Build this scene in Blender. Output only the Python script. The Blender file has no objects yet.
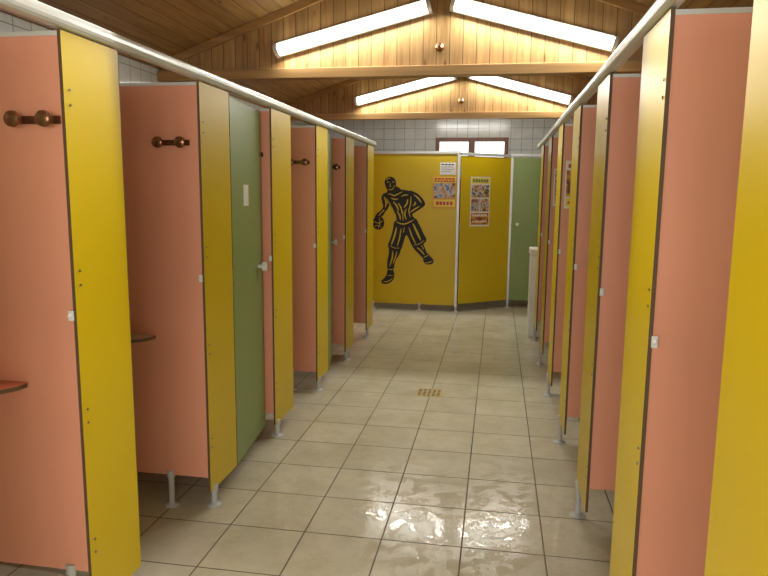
import bpy, math, random
from mathutils import Vector, Matrix
random.seed(4)
scene=bpy.context.scene
try:
    scene.view_settings.view_transform='Standard'
    scene.view_settings.look='None'
    scene.view_settings.exposure=0.0
except Exception: pass

# ------------------------------------------------------------------ materials
def lin(c):
    r=[]
    for v in c:
        v/=255.0
        r.append(v/12.92 if v<=.04045 else ((v+.055)/1.055)**2.4)
    return (r[0],r[1],r[2],1)
class NT:
    def __init__(s,name):
        s.m=bpy.data.materials.new(name); s.m.use_nodes=True
        s.t=s.m.node_tree; s.b=s.t.nodes["Principled BSDF"]
    def n(s,typ,**k):
        nd=s.t.nodes.new(typ)
        for a,b in k.items(): setattr(nd,a,b)
        return nd
    def l(s,a,b): s.t.links.new(a,b)
    def val(s,sock,v):
        if hasattr(v,'links'): s.l(v,sock)
        else: sock.default_value=v
    def math(s,op,a,b=0.0,c=None):
        nd=s.n("ShaderNodeMath",operation=op); s.val(nd.inputs[0],a); s.val(nd.inputs[1],b)
        if c is not None: s.val(nd.inputs[2],c)
        return nd.outputs[0]
    def mix(s,f,a,b,bt='MIX'):
        nd=s.n("ShaderNodeMix",data_type='RGBA',blend_type=bt)
        s.val(nd.inputs[0],f); s.val(nd.inputs[6],a); s.val(nd.inputs[7],b); return nd.outputs[2]
    def ramp(s,f,p0,c0,p1,c1):
        nd=s.n("ShaderNodeValToRGB"); s.l(f,nd.inputs[0])
        nd.color_ramp.elements[0].position=p0; nd.color_ramp.elements[0].color=c0
        nd.color_ramp.elements[1].position=p1; nd.color_ramp.elements[1].color=c1
        return nd.outputs[0]
def noise(N,vec,scale,detail=3,rough=.5):
    nd=N.n("ShaderNodeTexNoise"); nd.inputs["Scale"].default_value=scale
    nd.inputs["Detail"].default_value=detail; nd.inputs["Roughness"].default_value=rough
    if vec is not None: N.l(vec,nd.inputs["Vector"])
    return nd.outputs["Fac"]
def plain(name,col,rough=.5,metal=0.,var=.05,spec=.5,nscale=6):
    N=NT(name); c=lin(col)
    g=N.n("ShaderNodeNewGeometry").outputs["Position"]
    f=noise(N,g,nscale)
    d=(c[0]*(1-var),c[1]*(1-var),c[2]*(1-var),1); e=(min(1,c[0]*(1+var)),min(1,c[1]*(1+var)),min(1,c[2]*(1+var)),1)
    N.l(N.ramp(f,.3,d,.7,e),N.b.inputs["Base Color"])
    N.b.inputs["Roughness"].default_value=rough; N.b.inputs["Metallic"].default_value=metal
    N.b.inputs["Specular IOR Level"].default_value=spec
    return N.m
def laminate(name,col,rough=.38):
    N=NT(name); c=lin(col)
    g=N.n("ShaderNodeNewGeometry").outputs["Position"]
    f=noise(N,g,1.3,2); f2=noise(N,g,160,2)
    base=N.ramp(f,.3,tuple(x*.93 for x in c[:3])+(1,),.7,tuple(min(1,x*1.05) for x in c[:3])+(1,))
    N.l(base,N.b.inputs["Base Color"])
    b=N.n("ShaderNodeBump"); b.inputs["Strength"].default_value=.06; b.inputs["Distance"].default_value=.001
    N.l(f2,b.inputs["Height"]); N.l(b.outputs[0],N.b.inputs["Normal"])
    N.b.inputs["Roughness"].default_value=rough; N.b.inputs["Specular IOR Level"].default_value=.4
    return N.m
def emis(name,col,st):
    N=NT(name); N.b.inputs["Base Color"].default_value=(.8,.8,.8,1)
    N.b.inputs["Emission Color"].default_value=lin(col); N.b.inputs["Emission Strength"].default_value=st
    return N.m
def printed(name,scale,seed,tint):
    """printed picture: patches of ink colours broken up with fine detail"""
    N=NT(name); g=N.n("ShaderNodeNewGeometry").outputs["Position"]
    mp=N.n("ShaderNodeMapping"); mp.inputs["Location"].default_value=(seed,seed*2.3,seed*.7); N.l(g,mp.inputs[0])
    nd=N.n("ShaderNodeTexNoise"); nd.inputs["Scale"].default_value=scale; nd.inputs["Detail"].default_value=5; nd.inputs["Roughness"].default_value=.6
    N.l(mp.outputs[0],nd.inputs["Vector"])
    r=N.n("ShaderNodeValToRGB"); N.l(nd.outputs["Fac"],r.inputs[0])
    cols=tint; r.color_ramp.elements[0].position=.32; r.color_ramp.elements[0].color=lin(cols[0]); r.color_ramp.elements[1].position=.68; r.color_ramp.elements[1].color=lin(cols[-1])
    for i,c in enumerate(cols[1:-1]):
        el=r.color_ramp.elements.new(.32+.36*(i+1)/(len(cols)-1)); el.color=lin(c)
    N.l(r.outputs[0],N.b.inputs["Base Color"]); N.b.inputs["Roughness"].default_value=.4
    return N.m
def boards(name,across,along,width,c_dark,c_light):
    N=NT(name)
    g=N.n("ShaderNodeNewGeometry").outputs["Position"]
    sp=N.n("ShaderNodeSeparateXYZ"); N.l(g,sp.inputs[0])
    a=N.math('MULTIPLY',sp.outputs[across],1/width)
    idx=N.math('FLOOR',a); fr=N.math('FRACT',a)
    wn=N.n("ShaderNodeTexWhiteNoise",noise_dimensions='1D'); N.l(idx,wn.inputs["W"])
    cv=N.n("ShaderNodeCombineXYZ")
    N.l(N.math('MULTIPLY',sp.outputs[across],26),cv.inputs[0])
    N.l(N.math('ADD',N.math('MULTIPLY',sp.outputs[along],1.6),N.math('MULTIPLY',wn.outputs["Value"],37)),cv.inputs[1])
    f=noise(N,cv.outputs[0],1.4,4,.6)
    base=N.ramp(f,.3,lin(c_dark),.72,lin(c_light))
    base=N.mix(N.math('MULTIPLY',wn.outputs["Value"],.4),base,lin(tuple(x*.72 for x in c_dark)),'MIX')
    vo=N.n("ShaderNodeTexVoronoi"); vo.inputs["Scale"].default_value=1
    cv2=N.n("ShaderNodeCombineXYZ"); N.l(a,cv2.inputs[0]); N.l(N.math('MULTIPLY',sp.outputs[along],3.2),cv2.inputs[1]); N.l(cv2.outputs[0],vo.inputs["Vector"])
    kn=N.ramp(vo.outputs["Distance"],.06,(1,1,1,1),.16,(0,0,0,1))
    base=N.mix(N.math('MULTIPLY',kn,.75),base,lin((84,52,24)))
    gr=N.math('LESS_THAN',fr,.07)
    base=N.mix(N.math('MULTIPLY',gr,.7),base,lin((70,46,20)))
    N.l(base,N.b.inputs["Base Color"])
    b=N.n("ShaderNodeBump"); b.inputs["Strength"].default_value=.5; b.inputs["Distance"].default_value=.004
    N.l(N.math('SUBTRACT',1,gr),b.inputs["Height"]); N.l(b.outputs[0],N.b.inputs["Normal"])
    N.b.inputs["Roughness"].default_value=.42
    return N.m
def timber(name,col,along):
    N=NT(name); c=lin(col)
    g=N.n("ShaderNodeNewGeometry").outputs["Position"]
    mp=N.n("ShaderNodeMapping"); s=[30,30,30]; s[along]=1.5; mp.inputs["Scale"].default_value=s
    N.l(g,mp.inputs[0]); f=noise(N,mp.outputs[0],1,4)
    N.l(N.ramp(f,.3,tuple(x*.65 for x in c[:3])+(1,),.7,c),N.b.inputs["Base Color"])
    N.b.inputs["Roughness"].default_value=.45
    return N.m
def tiles(name,ax,ay,size,ox,oy,c1,c2,grout,gw,rough,floor=False):
    N=NT(name)
    g=N.n("ShaderNodeNewGeometry").outputs["Position"]
    sp=N.n("ShaderNodeSeparateXYZ"); N.l(g,sp.inputs[0])
    u=N.math('DIVIDE',N.math('SUBTRACT',sp.outputs[ax],ox),size); v=N.math('DIVIDE',N.math('SUBTRACT',sp.outputs[ay],oy),size)
    fu=N.math('FRACT',u); fv=N.math('FRACT',v)
    du=N.math('MINIMUM',fu,N.math('SUBTRACT',1,fu)); dv=N.math('MINIMUM',fv,N.math('SUBTRACT',1,fv))
    d=N.math('MULTIPLY',N.math('MINIMUM',du,dv),size)
    mask=N.n("ShaderNodeMapRange"); N.l(d,mask.inputs[0]); mask.inputs[1].default_value=gw*.6; mask.inputs[2].default_value=gw*1.1
    mask=mask.outputs[0]
    cv=N.n("ShaderNodeCombineXYZ"); N.l(N.math('FLOOR',u),cv.inputs[0]); N.l(N.math('FLOOR',v),cv.inputs[1])
    wn=N.n("ShaderNodeTexWhiteNoise",noise_dimensions='3D'); N.l(cv.outputs[0],wn.inputs["Vector"])
    f=noise(N,g,3.5 if floor else 8,6,.62)
    c=N.ramp(f,.32,lin(c1),.68,lin(c2))
    c=N.mix(N.math('MULTIPLY',wn.outputs["Value"],.22 if floor else .12),c,lin(tuple(x*.86 for x in c1)))
    if floor:
        f3=noise(N,g,11,5,.7)
        c=N.mix(N.math('MULTIPLY',N.ramp(f3,.52,(0,0,0,1),.7,(1,1,1,1)),.25),c,lin((186,164,116)))
    gn=noise(N,g,2.2,3)
    gc=N.ramp(gn,.35,lin(tuple(x*.6 for x in grout)),.65,lin(grout))
    N.l(N.mix(mask,gc,c),N.b.inputs["Base Color"])
    b=N.n("ShaderNodeBump"); b.inputs["Strength"].default_value=.6; b.inputs["Distance"].default_value=.002
    N.l(mask,b.inputs["Height"])
    if floor:
        w=noise(N,g,13,6,.68)
        dx=N.math('DIVIDE',N.math('SUBTRACT',sp.outputs[0],.0),.7); dy=N.math('DIVIDE',N.math('SUBTRACT',sp.outputs[1],2.75),.6)
        r=N.math('SQRT',N.math('ADD',N.math('MULTIPLY',dx,dx),N.math('MULTIPLY',dy,dy)))
        zone=N.n("ShaderNodeMapRange"); N.l(r,zone.inputs[0]); zone.inputs[1].default_value=.2; zone.inputs[2].default_value=2.6; zone.inputs[3].default_value=.025; zone.inputs[4].default_value=-.09
        wet=N.ramp(N.math('ADD',w,zone.outputs[0]),.5,(0,0,0,1),.54,(1,1,1,1))
        ro=N.n("ShaderNodeMapRange"); N.l(wet,ro.inputs[0]); ro.inputs[3].default_value=rough; ro.inputs[4].default_value=.08
        N.l(N.math('ADD',ro.outputs[0],N.math('MULTIPLY',N.math('SUBTRACT',1,mask),.4)),N.b.inputs["Roughness"])
        b2=N.n("ShaderNodeBump"); b2.inputs["Strength"].default_value=.35; b2.inputs["Distance"].default_value=.0013
        N.l(N.math('ADD',wet,N.math('MULTIPLY',N.math('MULTIPLY',noise(N,g,38,3),wet),.9)),b2.inputs["Height"])
        N.l(b.outputs[0],b2.inputs["Normal"]); N.l(b2.outputs[0],N.b.inputs["Normal"])
        N.b.inputs["Specular IOR Level"].default_value=.42
    else:
        N.l(b.outputs[0],N.b.inputs["Normal"]); N.b.inputs["Roughness"].default_value=rough
    return N.m

YEL=laminate("yellow_laminate",(214,184,12),.36)
PINK=laminate("salmon_laminate",(234,160,130),.4)
GREEN=laminate("green_laminate",(134,154,90),.4)
EDGE=plain("dark_phenolic_edge",(96,70,42),.6)
ALU=plain("white_aluminium",(210,212,206),.32,.2)
WHITE=plain("white_plastic",(230,230,222),.35)
GREYP=plain("grey_plastic_foot",(190,190,184),.4)
STEEL=plain("steel",(150,146,136),.3,.9)
BRONZE=plain("bronze_hook",(134,92,64),.25,.75)
SHELF=laminate("red_brown_laminate",(196,108,80),.2)
SHELF_GLARE=laminate("glare_grey_laminate",(206,186,170),.2)  # shelf laminate made paler: glare painted into its colour
BLACK=plain("black_vinyl",(26,24,16),.55)
BRASS=plain("drain_metal",(196,178,128),.35,.6)
DARK=plain("drain_slot",(60,50,34),.7)
LAMP=emis("fluorescent_diffuser",(255,254,246),7)
WOODV=boards("pine_cladding",0,2,.098,(154,116,68),(196,160,104))
WOODC=boards("pine_ceiling",0,1,.098,(148,112,64),(188,150,92))
BEAMX=timber("pine_beam",(186,144,86),0)
BEAMY=timber("pine_trim",(176,128,70),1)
FRAME=timber("window_wood",(136,84,38),2)
FLOORM=tiles("floor_tiles",0,1,.347,-.45,3.0,(200,194,166),(222,216,192),(120,108,82),.0036,.2,True)
WALLX=tiles("wall_tiles_x",0,2,.15,0,2.4,(216,221,216),(228,232,226),(164,168,160),.003,.14)
WALLY=tiles("wall_tiles_y",1,2,.15,0,2.4,(216,221,216),(228,232,226),(164,168,160),.003,.14)

# ------------------------------------------------------------------ mesh builder
class MB:
    def __init__(s): s.v=[];s.f=[];s.mi=[];s.mats=[]
    def mid(s,m):
        if m not in s.mats: s.mats.append(m)
        return s.mats.index(m)
    def face(s,pts,m):
        i=len(s.v); s.v+= [tuple(p) for p in pts]; s.f.append(list(range(i,i+len(pts)))); s.mi.append(s.mid(m))
    def box(s,a,b,m,side=None,M=None,axis=None):
        x0,y0,z0=a; x1,y1,z1=b
        P=[(x0,y0,z0),(x1,y0,z0),(x1,y1,z0),(x0,y1,z0),(x0,y0,z1),(x1,y0,z1),(x1,y1,z1),(x0,y1,z1)]
        if M is not None: P=[tuple(M@Vector(p)) for p in P]
        F=[((0,3,2,1),2),((4,5,6,7),2),((0,1,5,4),1),((2,3,7,6),1),((1,2,6,5),0),((3,0,4,7),0)]
        i=len(s.v); s.v+=P
        for f,ax in F:
            s.f.append([i+k for k in f]); s.mi.append(s.mid(m if (side is None or ax==axis) else side))
    def cyl(s,c,r,h,m,axis=2,n=16,r2=None,M=None):
        r2=r if r2 is None else r2
        i=len(s.v)
        for k,(rr,t) in enumerate([(r,0),(r2,h)]):
            for j in range(n):
                a=2*math.pi*j/n; q=[rr*math.cos(a),rr*math.sin(a)]
                if axis==2: p=(c[0]+q[0],c[1]+q[1],c[2]+t)
                elif axis==1: p=(c[0]+q[0],c[1]+t,c[2]+q[1])
                else: p=(c[0]+t,c[1]+q[0],c[2]+q[1])
                if M is not None: p=tuple(M@Vector(p))
                s.v.append(p)
        q=s.mid(m)
        for j in range(n):
            k=(j+1)%n; s.f.append([i+j,i+k,i+n+k,i+n+j]); s.mi.append(q)
        s.f.append([i+n-1-j for j in range(n)]); s.mi.append(q)
        s.f.append([i+n+j for j in range(n)]); s.mi.append(q)
    def lathe(s,c,prof,m,axis=2,n=20,sgn=1):
        i=len(s.v);q=s.mid(m)
        for (r,t) in prof:
            for j in range(n):
                a=2*math.pi*j/n; A=r*math.cos(a);B=r*math.sin(a);t2=t*sgn
                s.v.append((c[0]+A,c[1]+B,c[2]+t2) if axis==2 else ((c[0]+A,c[1]+t2,c[2]+B) if axis==1 else (c[0]+t2,c[1]+A,c[2]+B)))
        for k in range(len(prof)-1):
            for j in range(n):
                jj=(j+1)%n; s.f.append([i+k*n+j,i+k*n+jj,i+(k+1)*n+jj,i+(k+1)*n+j]); s.mi.append(q)
        s.f.append([i+j for j in range(n)][::-1]); s.mi.append(q)
        s.f.append([i+(len(prof)-1)*n+j for j in range(n)]); s.mi.append(q)
    def prism(s,poly,z0,z1,m,side=None):
        i=len(s.v);n=len(poly)
        s.v+=[(x,y,z0) for x,y in poly]+[(x,y,z1) for x,y in poly]
        s.f.append([i+n-1-j for j in range(n)]);s.mi.append(s.mid(m))
        s.f.append([i+n+j for j in range(n)]);s.mi.append(s.mid(m))
        for j in range(n):
            k=(j+1)%n; s.f.append([i+j,i+k,i+n+k,i+n+j]); s.mi.append(s.mid(side or m))
    def make(s,name,parent=None,bevel=0,smooth=False,fix=True):
        me=bpy.data.meshes.new(name); me.from_pydata(s.v,[],s.f)
        for m in s.mats: me.materials.append(m)
        for p,i in zip(me.polygons,s.mi): p.material_index=i; p.use_smooth=False
        if fix:
            import bmesh
            bm=bmesh.new(); bm.from_mesh(me); bmesh.ops.recalc_face_normals(bm,faces=bm.faces[:]); bm.to_mesh(me); bm.free()
        ob=bpy.data.objects.new(name,me); scene.collection.objects.link(ob)
        if parent: ob.parent=parent
        if bevel:
            b=ob.modifiers.new("bevel",'BEVEL'); b.width=bevel; b.segments=3; b.limit_method='ANGLE'
        if smooth:
            for p in me.polygons: p.use_smooth=True
            try:
                me.set_sharp_from_angle(angle=math.radians(35))
            except Exception: pass
        return ob
def empty(name,loc=(0,0,0)):
    e=bpy.data.objects.new(name,None); e.empty_display_size=.1; scene.collection.objects.link(e); return e

# ------------------------------------------------------------------ room shell
WL,WR,YF,YB=-2.7,1.8,-2.4,9.6
CX=-.45; ZW=2.5; SL=.36; ZR=ZW+SL*(CX-WL)
m=MB(); m.box((WL-.1,YF-.1,-.1),(WR+.1,YB+.1,0),FLOORM); m.make("floor")
m=MB(); m.box((WL-.1,YF-.1,0),(WL,YB+.1,ZW),WALLY); m.make("wall_left")
m=MB(); m.box((WR,YF-.1,0),(WR+.1,YB+.1,ZW),WALLY); m.make("wall_right")
wx0,wx1,wz0,wz1=-.9,.12,1.62,2.27
m=MB()
m.box((WL,YB,0),(wx0,YB+.1,ZW),WALLX); m.box((wx1,YB,0),(WR,YB+.1,ZW),WALLX)
m.box((wx0,YB,0),(wx1,YB+.1,wz0),WALLX); m.box((wx0,YB,wz1),(wx1,YB+.1,ZW),WALLX)
m.face([(WL,YB,ZW),(WR,YB,ZW),(CX,YB,ZR)],WALLX); m.face([(WL,YB+.1,ZW),(CX,YB+.1,ZR),(WR,YB+.1,ZW)],WALLX)
m.make("wall_back",fix=False)
m=MB()
fx0,fx1,fz0,fz1=-2.2,1.3,1.0,2.35
m.box((WL,YF-.1,0),(fx0,YF,ZW),WALLX); m.box((fx1,YF-.1,0),(WR,YF,ZW),WALLX)
m.box((fx0,YF-.1,0),(fx1,YF,fz0),WALLX); m.box((fx0,YF-.1,fz1),(fx1,YF,ZW),WALLX)
m.face([(WL,YF,ZW),(WR,YF,ZW),(CX,YF,ZR)],WALLX)
m.make("wall_front",fix=False)
m=MB()
for s in (0,1):
    xa=WL if s==0 else WR
    q=[(xa,YF-.1,ZW),(CX,YF-.1,ZR),(CX,YB+.1,ZR),(xa,YB+.1,ZW)]
    m.face(q if s==0 else q[::-1],WOODC); m.face([(x,y,z+.1) for x,y,z in (q[::-1] if s==0 else q)],WOODC)
m.make("ceiling",fix=False)
m=MB(); m.box((WL,YF,ZW-.05),(WL+.03,YB,ZW),BEAMY); m.make("trim_1")
m=MB(); m.box((WR-.03,YF,ZW-.05),(WR,YB,ZW),BEAMY); m.make("trim_2")

GL=NT("window_glass"); 
tr=GL.n("ShaderNodeBsdfTransparent"); gl=GL.n("ShaderNodeBsdfGlossy"); gl.inputs["Roughness"].default_value=.02
mx=GL.n("ShaderNodeMixShader"); mx.inputs[0].default_value=.06; GL.l(tr.outputs[0],mx.inputs[1]); GL.l(gl.outputs[0],mx.inputs[2])
GL.l(mx.outputs[0],GL.t.nodes["Material Output"].inputs[0]); GL=GL.m
def window(name,x0,x1,z0,z1,ya,yb,n):
    m=MB(); t=.055
    m.box((x0,ya,z0),(x1,yb,z0+t),FRAME); m.box((x0,ya,z1-t),(x1,yb,z1),FRAME)
    m.box((x0,ya,z0+t),(x0+t,yb,z1-t),FRAME); m.box((x1-t,ya,z0+t),(x1,yb,z1-t),FRAME)
    for k in range(1,n):
        c=x0+(x1-x0)*k/n; m.box((c-.045,ya,z0+t),(c+.045,yb,z1-t),FRAME)
    ym=(ya+yb)/2
    m.box((x0+t,ym-.003,z0+t),(x1-t,ym+.003,z1-t),GL)
    return m.make(name)
window("window_1",wx0,wx1,wz0,wz1,YB-.02,YB+.05,2)
window("window_2",fx0,fx1,fz0,fz1,YF-.06,YF+.02,4)

# ------------------------------------------------------------------ trusses with board cladding
def truss(y):
    e=empty("roof_truss")
    m=MB(); zt=2.40
    P=[(WL,zt),(WR,zt),(WR,ZW),(CX,ZR),(WL,ZW)]
    m.face([(x,y,z) for x,z in P],WOODV); m.face([(x,y+.03,z) for x,z in P][::-1],WOODV)
    m.face([(WL,y,zt),(WL,y+.03,zt),(WR,y+.03,zt),(WR,y,zt)],WOODV)
    m.make("board_cladding",e,fix=False)
    m=MB(); m.box((WL,y-.035,zt-.045),(WR,y+.065,zt+.03),BEAMX); m.make("tie_beam",e,bevel=.004)
    m=MB()
    for sx,xa in ((1,WL),(-1,WR)):
        L=math.hypot(CX-xa,ZR-ZW); ang=math.atan2(ZR-ZW,abs(CX-xa))
        M=Matrix.Translation((xa,y,ZW))@Matrix.Scale(sx,4,(1,0,0))@Matrix.Rotation(-ang,4,'Y')
        m.box((0.02,-.025,-.06),(L,0,-.002),BEAMX,M=M)
    m.make("rafters",e)
    return e
for y in (-.75,2.1,5.08,7.98): truss(y)

# ------------------------------------------------------------------ fluorescent battens, including unseen ones added for light
def batten(y,x0,z0,x1,z1,back=False,watts=15):
    e=empty("fluorescent_light")
    a=Vector((x0,y,z0));b=Vector((x1,y,z1)); L=(b-a).length
    ang=math.atan2(z1-z0,x1-x0)
    M=Matrix.Translation(a)@Matrix.Rotation(-ang,4,'Y')
    if back: M=M@Matrix.Scale(-1,4,(0,1,0))
    m=MB(); m.box((0,.028,-.05),(L,.052,.055),WHITE,M=M); m.make("housing",e)
    m=MB(); n=14; prof=[]
    for k in range(n+1):
        t=math.pi*k/n; prof.append((.028-.052*math.sin(t),.002+.042*math.cos(t)))
    for xx in (.03,L-.03):
        for (yy,zz) in prof: m.v.append(tuple(M@Vector((xx,yy,zz))))
    N_=len(prof)
    for k in range(N_-1): m.f.append([k,k+1,N_+k+1,N_+k]); m.mi.append(m.mid(LAMP))
    m.make("diffuser",e,smooth=True)
    m=MB()
    for xx in (0,L-.03):
        q=[(yy*1.04-.001,zz*1.06) for yy,zz in prof]
        for (xa,rev) in ((xx,0),(xx+.03,1)):
            m.face([tuple(M@Vector((xa,yy,zz))) for yy,zz in (q[::-1] if rev else q)],WHITE)
        for k in range(N_-1):
            m.face([tuple(M@Vector((xx,*q[k]))),tuple(M@Vector((xx,*q[k+1]))),tuple(M@Vector((xx+.03,*q[k+1]))),tuple(M@Vector((xx+.03,*q[k])))],WHITE)
    m.make("end_caps",e,fix=False)
    ld=bpy.data.lights.new("tube_light",'AREA'); ld.shape='RECTANGLE'; ld.size=L-.08; ld.size_y=.05; ld.energy=watts; ld.color=(1,.99,.95)
    lo=bpy.data.objects.new("tube_light",ld); scene.collection.objects.link(lo); lo.parent=e
    s=-1 if back else 1
    M2=Matrix.Translation(a)@Matrix.Rotation(-ang,4,'Y')
    lo.matrix_world=M2@Matrix.Translation((L/2,-.012*s,-.046))@Matrix.Rotation(math.radians(-25*s),4,'X')
for y in (-.805,2.045,5.025,7.925):  # first two pairs are out of view, added to light the near bays
    batten(y,-1.72,2.56,-.53,2.85); batten(y,-.38,2.86,.79,2.54)
batten(8.065,-1.05,2.60,.15,2.60,back=True,watts=9)  # unseen extra lamp, added to brighten the rear tile wall
for y in (2.1,5.08,7.98):
    m=MB(); m.lathe((-.46,y,2.56),[(.032,0),(.032,.02),(.02,.03),(.008,.045)],BRONZE,axis=1,sgn=-1); m.make("junction_box",smooth=True)  # small round junction box on the truss face

# ------------------------------------------------------------------ cubicles
def feet(m,x,y,ztop):
    m.lathe((x,y,0),[(.036,0),(.036,.006),(.018,.014),(.014,.02),(.014,ztop-.012),(.019,ztop-.012),(.019,ztop+.02)],GREYP)
PT=1.955; XL=-1.295; XR=.42
def panelY(m,x,y0,y1,z0,z1,mat):
    m.box((x-.0055,y0,z0),(x+.0055,y1,z1),mat,EDGE,axis=0)
def cubicle(side,y0,y1,door,mat_door=GREEN,angle=6,width=.32,pb=.155,fb=.085,footx=.20,db=.085):
    """side -1 left, +1 right ; y0 = near edge of its fascia; the door opening runs y0+width..y1"""
    XF=XL if side<0 else XR
    XWALL=WL if side<0 else WR
    e=empty("shower_cubicle")
    m=MB(); xa,xb=sorted((XF+side*.006,XWALL))
    m.box((xa,y0+.006,pb),(xb,y0+.019,PT-.005),PINK,EDGE,axis=1)
    m.box((xa,y0+.003,PT-.005),(xb,y0+.022,PT+.008),ALU)
    m.make("partition",e)
    m=MB(); panelY(m,XF,y0,y0+width,fb,PT+.01,YEL)
    for zz in (.3,.75,1.2,1.75):
        for dz in (0,.045):
            m.cyl((XF-side*.009,y0+.022,zz+dz),.0042,.004,STEEL,axis=0,n=8)
    m.make("front_panel",e)
    m=MB()
    feet(m,XF+side*.0,y0+(.05 if side<0 else width-.05),fb)
    feet(m,XF+side*footx,y0+.0125,pb)
    m.make("feet",e,smooth=True)
    m=MB(); m.box((XF+side*.002,y0-.009,1.09),(XF+side*.018,y0-.001,1.122),WHITE)
    m.lathe((XF+side*.010,y0-.009,1.106),[(.007,0),(.007,.005),(.005,.008)],WHITE,axis=1,sgn=-1)
    m.make("lock_keeper",e,bevel=.002)
    hy=y0+width+.006; w=y1-hy-.006
    if door:
        a=math.radians(angle)
        M=Matrix.Translation((XF,hy,0))@Matrix.Scale(side,4,(1,0,0))@Matrix.Rotation(-a,4,'Z')
        m=MB(); m.box((-.0065,0,db),(.0065,w,PT-.01),mat_door,EDGE,M=M,axis=0)
        for zz in (.35,1.05,1.7): m.cyl((-.001,.003,zz),.005,.06,STEEL,n=10,M=M)
        m.make("door",e)
        m=MB()
        m.cyl((-.035,w-.10,1.07),.010,.03,WHITE,axis=0,M=M); m.cyl((-.052,w-.10,1.07),.026,.02,WHITE,axis=0,M=M)
        m.cyl((.006,w-.10,1.07),.022,.03,WHITE,axis=0,M=M)
        m.make("door_knob",e)
        m=MB(); m.box((-.0085,w*.36,1.42),(-.006,w*.36+.09,1.53),WHITE,M=M); m.make("door_label",e)
    return e
NE=[.92,1.845,2.77,3.70,4.66,5.60,6.56]
NX=NE[1:]+[7.2]
Ldoor=[(1,88),(1,88),(1,6),(1,88),(1,11),(1,88),(0,0)]
Rdoor=[(1,88)]*6+[(0,0)]
for i,y in enumerate(NE):
    cubicle(-1,y,NX[i],Ldoor[i][0],angle=Ldoor[i][1],width=.30 if i==1 else (.32 if i!=3 else .36),pb=.235 if i==1 else .155,footx=.075 if i==1 else .2,db=.26 if i==0 else (.16 if Ldoor[i][1]==88 else .085))
    cubicle(1,y,NX[i],Rdoor[i][0],angle=Rdoor[i][1],width=.32 if i!=0 else .34,pb=.255,fb=.15,db=.32)

for x,ye in ((XL,6.93),(XR,7.3)):
    m=MB(); m.box((x-.026,-.2,PT+.015),(x+.026,ye,PT+.063),ALU); m.make("cubicle_top_rail",bevel=.018)

def hooks(xc,y,z):
    m=MB(); m.box((xc-.078,y-.008,z-.012),(xc+.078,y,z+.012),BRONZE)
    for dx in (-.052,.052):
        m.lathe((xc+dx,y-.008,z),[(.012,0),(.010,.010),(.010,.018),(.020,.026),(.025,.034),(.023,.044),(.012,.049)],BRONZE,axis=1,sgn=-1)
    m.make("coat_hook_rack",smooth=True)
for k in (1,2,3,4,5):
    hooks(-1.42 if k>1 else -1.385,NE[k]+.004,1.705)
for k in (1,2,3,4,5):
    hooks(.95,NE[k]+.004,1.705)
def shelf(x0,x1,y,z,mat=SHELF):
    s=1 if x1>x0 else -1
    P=[(x0,y),(x1-s*.01,y),(x1,y-.01),(x1-s*.002,y-.05),(x1-s*.03,y-.10),(x1-s*.12,y-.17),(x1-s*.35,y-.26),(x1-s*.6,y-.30),(x0,y-.31)]
    m=MB(); m.prism(P,z,z+.014,mat,EDGE)
    for xx in (x0+s*.2,x1-s*.35): m.box((min(xx,xx+s*.02),y-.15,z-.008),(max(xx,xx+s*.02),y,z),STEEL)
    m.make("corner_shelf")
for k in (1,2,3,4,5):
    if k==1: shelf(WL+.001,-1.475,NE[k]+.004,.865)
    elif k==2: shelf(WL+.001,-1.535,NE[k]+.004,.82,SHELF_GLARE)
    else: shelf(WL+.001,-1.53,NE[k]+.004,.85)
    shelf(WR-.001,.95,NE[k]+.004,.85)

# ------------------------------------------------------------------ rear cubicles
YP=8.3
e=empty("rear_cubicle")
m=MB(); m.box((-1.60,YP,.08),(-.5,YP+.013,1.97),YEL,EDGE,axis=1); m.make("front_panel",e)
m=MB(); m.box((WL,YP,.08),(-1.62,YP+.013,1.97),PINK,EDGE,axis=1); m.make("side_panel",e)
m=MB(); m.box((-1.622,YP-.012,.06),(-1.598,YP+.025,1.99),ALU); m.box((-.502,YP-.014,.06),(-.47,YP+.028,1.99),ALU)
m.make("posts",e,bevel=.003)
A=Vector((-.465,YP+.008)); B=Vector((.15,8.79)); d=(B-A); L=d.length; ang=math.atan2(d.y,d.x)
MD=Matrix.Translation((A.x,A.y,0))@Matrix.Rotation(ang,4,'Z')
m=MB(); m.box((.004,-.0065,.10),(L,.0065,1.95),YEL,EDGE,M=MD,axis=1)
for zz in (.35,1.05,1.7): m.cyl((.0,-.01,zz),.009,.07,STEEL,n=10,M=MD)
m.make("angled_panel",e)
m=MB(); m.box((.155,8.775,.06),(.185,8.81,1.99),ALU); m.make("corner_post",e,bevel=.003)
m=MB(); m.box((.19,8.785,.10),(.86,8.798,1.95),GREEN,EDGE,axis=1)
m.cyl((.26,8.76,1.1),.02,.025,WHITE,axis=1)
m.make("green_door",e)
m=MB(); m.box((.87,8.785,.08),(WR,8.798,1.97),YEL,EDGE,axis=1); m.make("right_panel",e)
m=MB(); m.box((-.492,YP+.03,.155),(-.479,YB,1.95),PINK,EDGE,axis=0); m.make("partition",e)
m=MB()
m.box((WL,YP-.012,1.97),(-.47,YP+.028,2.005),ALU)
m.box((0,-.018,1.955),(L+.01,.018,1.99),ALU,M=MD)
m.box((.15,8.772,1.965),(WR,8.812,2.0),ALU)
m.make("head_rail",e,bevel=.004)
m=MB()
for x in (-2.2,-1.55,-.95,-.485): feet(m,x,YP+.006,.08)
for x in (.17,.9,1.5): feet(m,x,8.79,.085)
m.make("feet",e,smooth=True)

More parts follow.
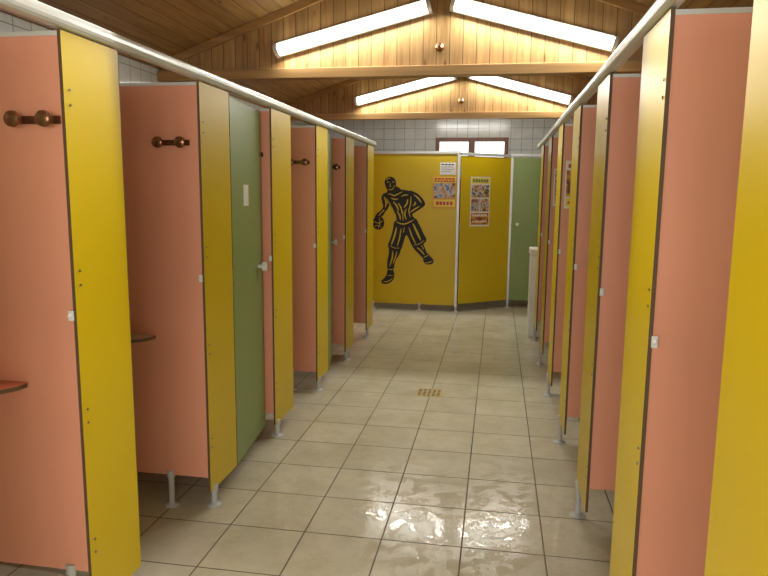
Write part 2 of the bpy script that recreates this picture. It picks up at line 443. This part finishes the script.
# ------------------------------------------------------------------ basketball player decal
def smooth_poly(P,n=5):
    out=[];N_=len(P)
    for i in range(N_):
        p0,p1,p2,p3=P[i-1],P[i],P[(i+1)%N_],P[(i+2)%N_]
        for k in range(n):
            t=k/n
            out.append(tuple(.5*((2*p1[j])+(-p0[j]+p2[j])*t+(2*p0[j]-5*p1[j]+4*p2[j]-p3[j])*t*t+(-p0[j]+3*p1[j]-3*p2[j]+p3[j])*t**3) for j in (0,1)))
    return out
def D(u,v,off): return (-1.55+(u-374)*.0126,YP-off,1.68-(v-177)*.01263)
m=MB()
cnt=[0]
def blk(P,mat=BLACK,off=.0012,sm=True):
    cnt[0]+=1
    Q=smooth_poly(P) if sm else P
    m.face([D(u,v,off+cnt[0]*.00002) for u,v in Q],mat)
def stroke(pts,w,mat,off):
    cnt[0]+=1; w*=.6
    S=[]
    for i in range(len(pts)-1):
        p0=pts[max(0,i-1)];p1=pts[i];p2=pts[i+1];p3=pts[min(len(pts)-1,i+2)]
        for k in range(4):
            t=k/4
            S.append(tuple(.5*((2*p1[j])+(-p0[j]+p2[j])*t+(2*p0[j]-5*p1[j]+4*p2[j]-p3[j])*t*t+(-p0[j]+3*p1[j]-3*p2[j]+p3[j])*t**3) for j in (0,1)))
    S.append(pts[-1]); N_=len(S);Lf=[];Rt=[]
    for i,p in enumerate(S):
        a=S[max(0,i-1)];b=S[min(N_-1,i+1)]
        dx,dy=b[0]-a[0],b[1]-a[1];l=math.hypot(dx,dy) or 1
        ww=w*(.15+.85*math.sin(math.pi*i/(N_-1))**.6)/2
        Lf.append((p[0]-dy/l*ww,p[1]+dx/l*ww));Rt.append((p[0]+dy/l*ww,p[1]-dx/l*ww))
    for i in range(N_-1):
        m.face([D(u,v,off+cnt[0]*.00002) for u,v in (Lf[i],Lf[i+1],Rt[i+1],Rt[i])],mat)
# head
blk([(385,182),(386,178.5),(389.5,176.3),(393.5,177),(396,180),(396.5,183),(396,186),(393.5,190.5),(390.5,191.5),(387.5,189),(386,186)])
blk([(389,189),(396,185.5),(402,190),(394,195),(387,194)])
# leaning torso
blk([(383.5,194),(388,191.5),(396,188.5),(404,189),(411,190.5),(416,194),(415.5,201),(413,208),(413.5,214),(417,220),(407,225),(397,224),(397,215),(392,207),(387,201)])
# shorts
blk([(396,220),(406,222),(416,217),(421,224),(425,232),(428,239),(420,246),(414,245),(408,234),(405,241),(402,249),(396,249),(389,246),(392,236),(394,228)])
# dribbling arm
blk([(384,193),(388.5,195),(390,201),(389,207),(386,211),(383.5,215),(379,217.5),(375.5,217),(377,213),(381,210),(383.5,206),(382.5,201),(381.8,197)])
# ball
blk([(373,222),(374.5,217.5),(379,215.5),(383.5,217.5),(385,222),(383.5,227),(379,229),(374.5,227)])
# bent arm
blk([(410,190),(415,191),(420,194),(424.5,199),(426,203.5),(421.5,207.5),(416,211),(411.5,214),(407,213),(408,209.5),(412,206.5),(417,203),(415,199.5),(411,197)])
# standing leg
blk([(391,246),(401.5,248),(400.5,254),(397,260),(395.5,267),(394,273),(390,273),(388.5,267),(388.6,260),(390,253)])
blk([(389,270),(394.5,270),(396,275),(394.5,280),(390,283.5),(384,284),(382.5,281),(386,277.5),(388,274)])
# stepping leg
blk([(414,244),(422.5,240),(426,245),(428,250),(429.5,254),(425.5,257),(421,253),(417,249)])
blk([(425,254),(429,251.5),(432,254.5),(435.5,258.5),(434.5,262),(429,263),(425.5,260)])
Y2=.0026
for pts,w in [
 ([(387.2,182.2),(388.5,181.4),(390,182)],1.1),([(392.3,182),(393.6,181.2),(395,182)],1.1),([(391,182.5),(390.4,185.6),(391.8,186.4)],1),([(388.8,188.4),(391,189.2),(393.2,188.2)],1.3),
 ([(386.6,180.2),(388.2,178.2),(391,177.8)],1.2),([(395,184.5),(394.2,187),(392.6,189.4)],1),
 ([(388,193.2),(391.5,193.6),(395,194.8),(399,193),(403.5,190.8)],1.8),
 ([(386.5,197),(391,204),(395,212),(398,220.5)],1.5),([(411.8,195),(411.4,203),(409.8,210),(411.5,216)],1.8),
 # jersey folds (no number)
 ([(391.5,197),(395,198.5),(399,198.2)],1.9),([(402,195.5),(405.5,194.2),(409,194)],1.9),
 ([(394,201),(397.5,205),(399.5,210)],2.6),([(399,202),(402,207),(403,213)],2.0),([(408.6,198),(407.6,203),(404.6,206.5)],2.4),
 ([(397.5,210),(400.4,214),(401.4,219)],2.2),([(407.4,207.5),(405.6,213),(407.5,218.6)],2.2),([(403.6,209),(403.8,215),(404.4,220)],1.3),
 ([(397,220.8),(405,223),(415.4,218.5)],1.9),([(397.6,226),(395.6,235),(392.5,244)],3.2),([(402.4,227),(400.8,237),(398.5,245.5)],2.2),([(405.6,226),(404.6,232)],1.5),
 ([(414,222),(418.4,231),(422.4,239)],3.4),([(410,226),(413.4,235),(417.4,242.5)],2.2),([(390.4,244.6),(396,247.2),(401.4,247)],1.1),([(415,243.6),(420.5,242.6),(426.4,238.4)],1.1),
 ([(384.4,196),(386.6,201),(386,207)],2.4),([(379,215),(382.4,211.6),(385,208.8)],1.7),([(388,199),(388.2,204)],1),
 ([(414.5,193.4),(419.2,197.4),(422.4,201.8)],2.4),([(410.8,211.4),(415.6,208),(420.8,205)],2.1),
 ([(374,220.6),(379,222.4),(384.2,219.8)],1.2),([(379.4,216),(380.6,222),(378.6,228.4)],1.2),([(374.8,226),(378.4,224.8),(383,226.8)],1.1),
 ([(394,250),(393.6,257),(391,266)],2.6),([(398.4,250),(397,256),(394.2,263.5)],1.8),([(389.4,268.4),(392,269.2),(395,268.4)],1.4),([(384.4,281.8),(389.4,281.4),(394.4,277.8)],1.6),([(388.6,275.4),(392,275),(395,275.6)],1.2),
 ([(418.6,246),(422.8,249.4),(426.4,253.4)],2.4),([(422.8,243.6),(425.6,248)],1.4),([(425.4,256),(428,254.8),(430.5,253)],1.4),([(427,261.4),(431,261),(434.4,259.4)],1.4)]:
    stroke(pts,w,YEL,Y2)
m.make("basketball_player_wall_decal",fix=False)

# ------------------------------------------------------------------ posters
def pcol(n,c): return plain(n,c,.45,var=.03)
PW=pcol("paper_white",(236,233,222));PO=pcol("paper_orange",(232,168,60));PR=pcol("ink_red",(190,56,40));PB=pcol("ink_blue",(90,124,160));PG=pcol("ink_green",(98,130,76));PK=pcol("ink_dark",(54,50,50));PYL=pcol("ink_yellow",(238,210,80))
PIC1=printed("print_people",16,1.0,[(50,60,90),(110,140,170),(205,190,160),(180,120,80),(70,60,60)])
PIC2=printed("print_comic",18,4.0,[(40,50,60),(70,110,150),(220,210,180),(200,110,60),(90,130,80),(40,40,50)])
PIC3=printed("print_concert",22,7.0,[(20,24,40),(150,60,30),(230,170,60),(40,40,60)])
def poster(M,w,h,blocks,base=PW):
    m=MB(); m.box((0,0,0),(w,-.0015,h),base,M=M)
    for k,(x0,z0,x1,z1,c) in enumerate(blocks):
        yy=-.0018-.0001*k
        m.face([tuple(M@Vector(p)) for p in ((x0*w,yy,z0*h),(x1*w,yy,z0*h),(x1*w,yy,z1*h),(x0*w,yy,z1*h))],c)
    m.make("poster",fix=False)
def textrow(x0,x1,z0,z1,n,c,g=.25):
    w=(x1-x0)/n
    return [(x0+w*i,z0,x0+w*(i+1-g*random.uniform(.6,1.3)),z1,c) for i in range(n)]
T=Matrix.Translation
def px(u): return -1.55+(u-374)*.0126
def pz(v): return 1.68-(v-177)*.01263
poster(T((px(433),YP-.001,pz(207))),.30,.40,[(.03,.80,.97,.97,PYL)]+textrow(.08,.94,.89,.94,6,PR)+textrow(.08,.94,.82,.87,7,PR)+[(.06,.32,.94,.78,PIC1),(.06,.05,.94,.28,PYL)]+textrow(.16,.88,.11,.22,5,PR),PO)
poster(T((px(440),YP-.001,pz(174))),.20,.15,textrow(.1,.92,.78,.87,4,PK)+textrow(.1,.85,.6,.65,6,PB)+textrow(.1,.9,.42,.47,7,PB)+textrow(.1,.7,.24,.29,5,PB))
poster(MD@T((.155,-.0075,1.08)),.30,.62,[(.04,.86,.96,.98,PYL)]+textrow(.1,.92,.89,.95,6,PG)+[(.04,.58,.96,.84,PIC2),(.04,.30,.48,.56,PIC1),(.52,.30,.96,.56,PIC2),(.04,.03,.96,.27,PIC3)]+textrow(.12,.9,.2,.24,7,PW)+textrow(.12,.9,.08,.11,8,PW))
poster(T((.445,NE[4]+.005,1.40)),.21,.32,[(.04,.25,.96,.8,PIC3),(.04,.04,.96,.22,PYL)]+textrow(.08,.92,.85,.93,4,PR)+textrow(.1,.9,.1,.15,6,PR))
poster(T((.445,NE[5]+.005,1.40)),.21,.30,[(.05,.05,.95,.95,PIC2)]+textrow(.1,.9,.8,.88,5,PW))

# ------------------------------------------------------------------ floor drain
m=MB(); cx,cy,h=-.46,4.81,.1
m.box((cx-h,cy-h,0),(cx+h,cy+h,.003),BRASS)
for i in range(5):
    for j in range(5):
        x=cx-.07+.035*i; y=cy-.07+.035*j
        m.box((x-.011,y-.007,.003),(x+.011,y+.007,.0036),DARK)
m.make("floor_drain")

e=empty("waste_bin")
m=MB(); m.box((.36,6.95,.0),(.78,7.27,.86),WHITE); m.make("body",e,bevel=.02)
m=MB(); m.box((.352,6.94,.862),(.788,7.28,.93),WHITE); m.box((.42,6.934,.70),(.72,6.949,.84),GREYP); m.make("lid",e,bevel=.012)

# ------------------------------------------------------------------ sky + daylight entering the front window
w=bpy.data.worlds.new("sky"); scene.world=w; w.use_nodes=True
bg=w.node_tree.nodes["Background"]; bg.inputs[0].default_value=(.9,.95,1,1); bg.inputs[1].default_value=2.5
ld=bpy.data.lights.new("window_daylight",'AREA'); ld.shape='RECTANGLE'; ld.size=3.3; ld.size_y=1.2; ld.energy=105; ld.color=(1,1,.99)
lo=bpy.data.objects.new("window_daylight",ld); scene.collection.objects.link(lo)
lo.location=((fx0+fx1)/2,YF-.15,(fz0+fz1)/2); lo.rotation_euler=(math.radians(90),0,0)

# ------------------------------------------------------------------ camera
f=660; roll=.01
Y=Vector((114,95,-f)).normalized(); Z=Vector((roll,1,(114*roll+95)/f)).normalized(); X=Y.cross(Z).normalized()
R=Matrix((X,Y,Z))
cd=bpy.data.cameras.new("camera"); cam=bpy.data.objects.new("camera",cd); scene.collection.objects.link(cam)
cam.matrix_world=Matrix.Translation((0,0,1.5))@R.to_4x4()
cd.sensor_width=36; cd.sensor_fit='HORIZONTAL'; cd.lens=36*f/768; cd.clip_start=.05
scene.camera=cam
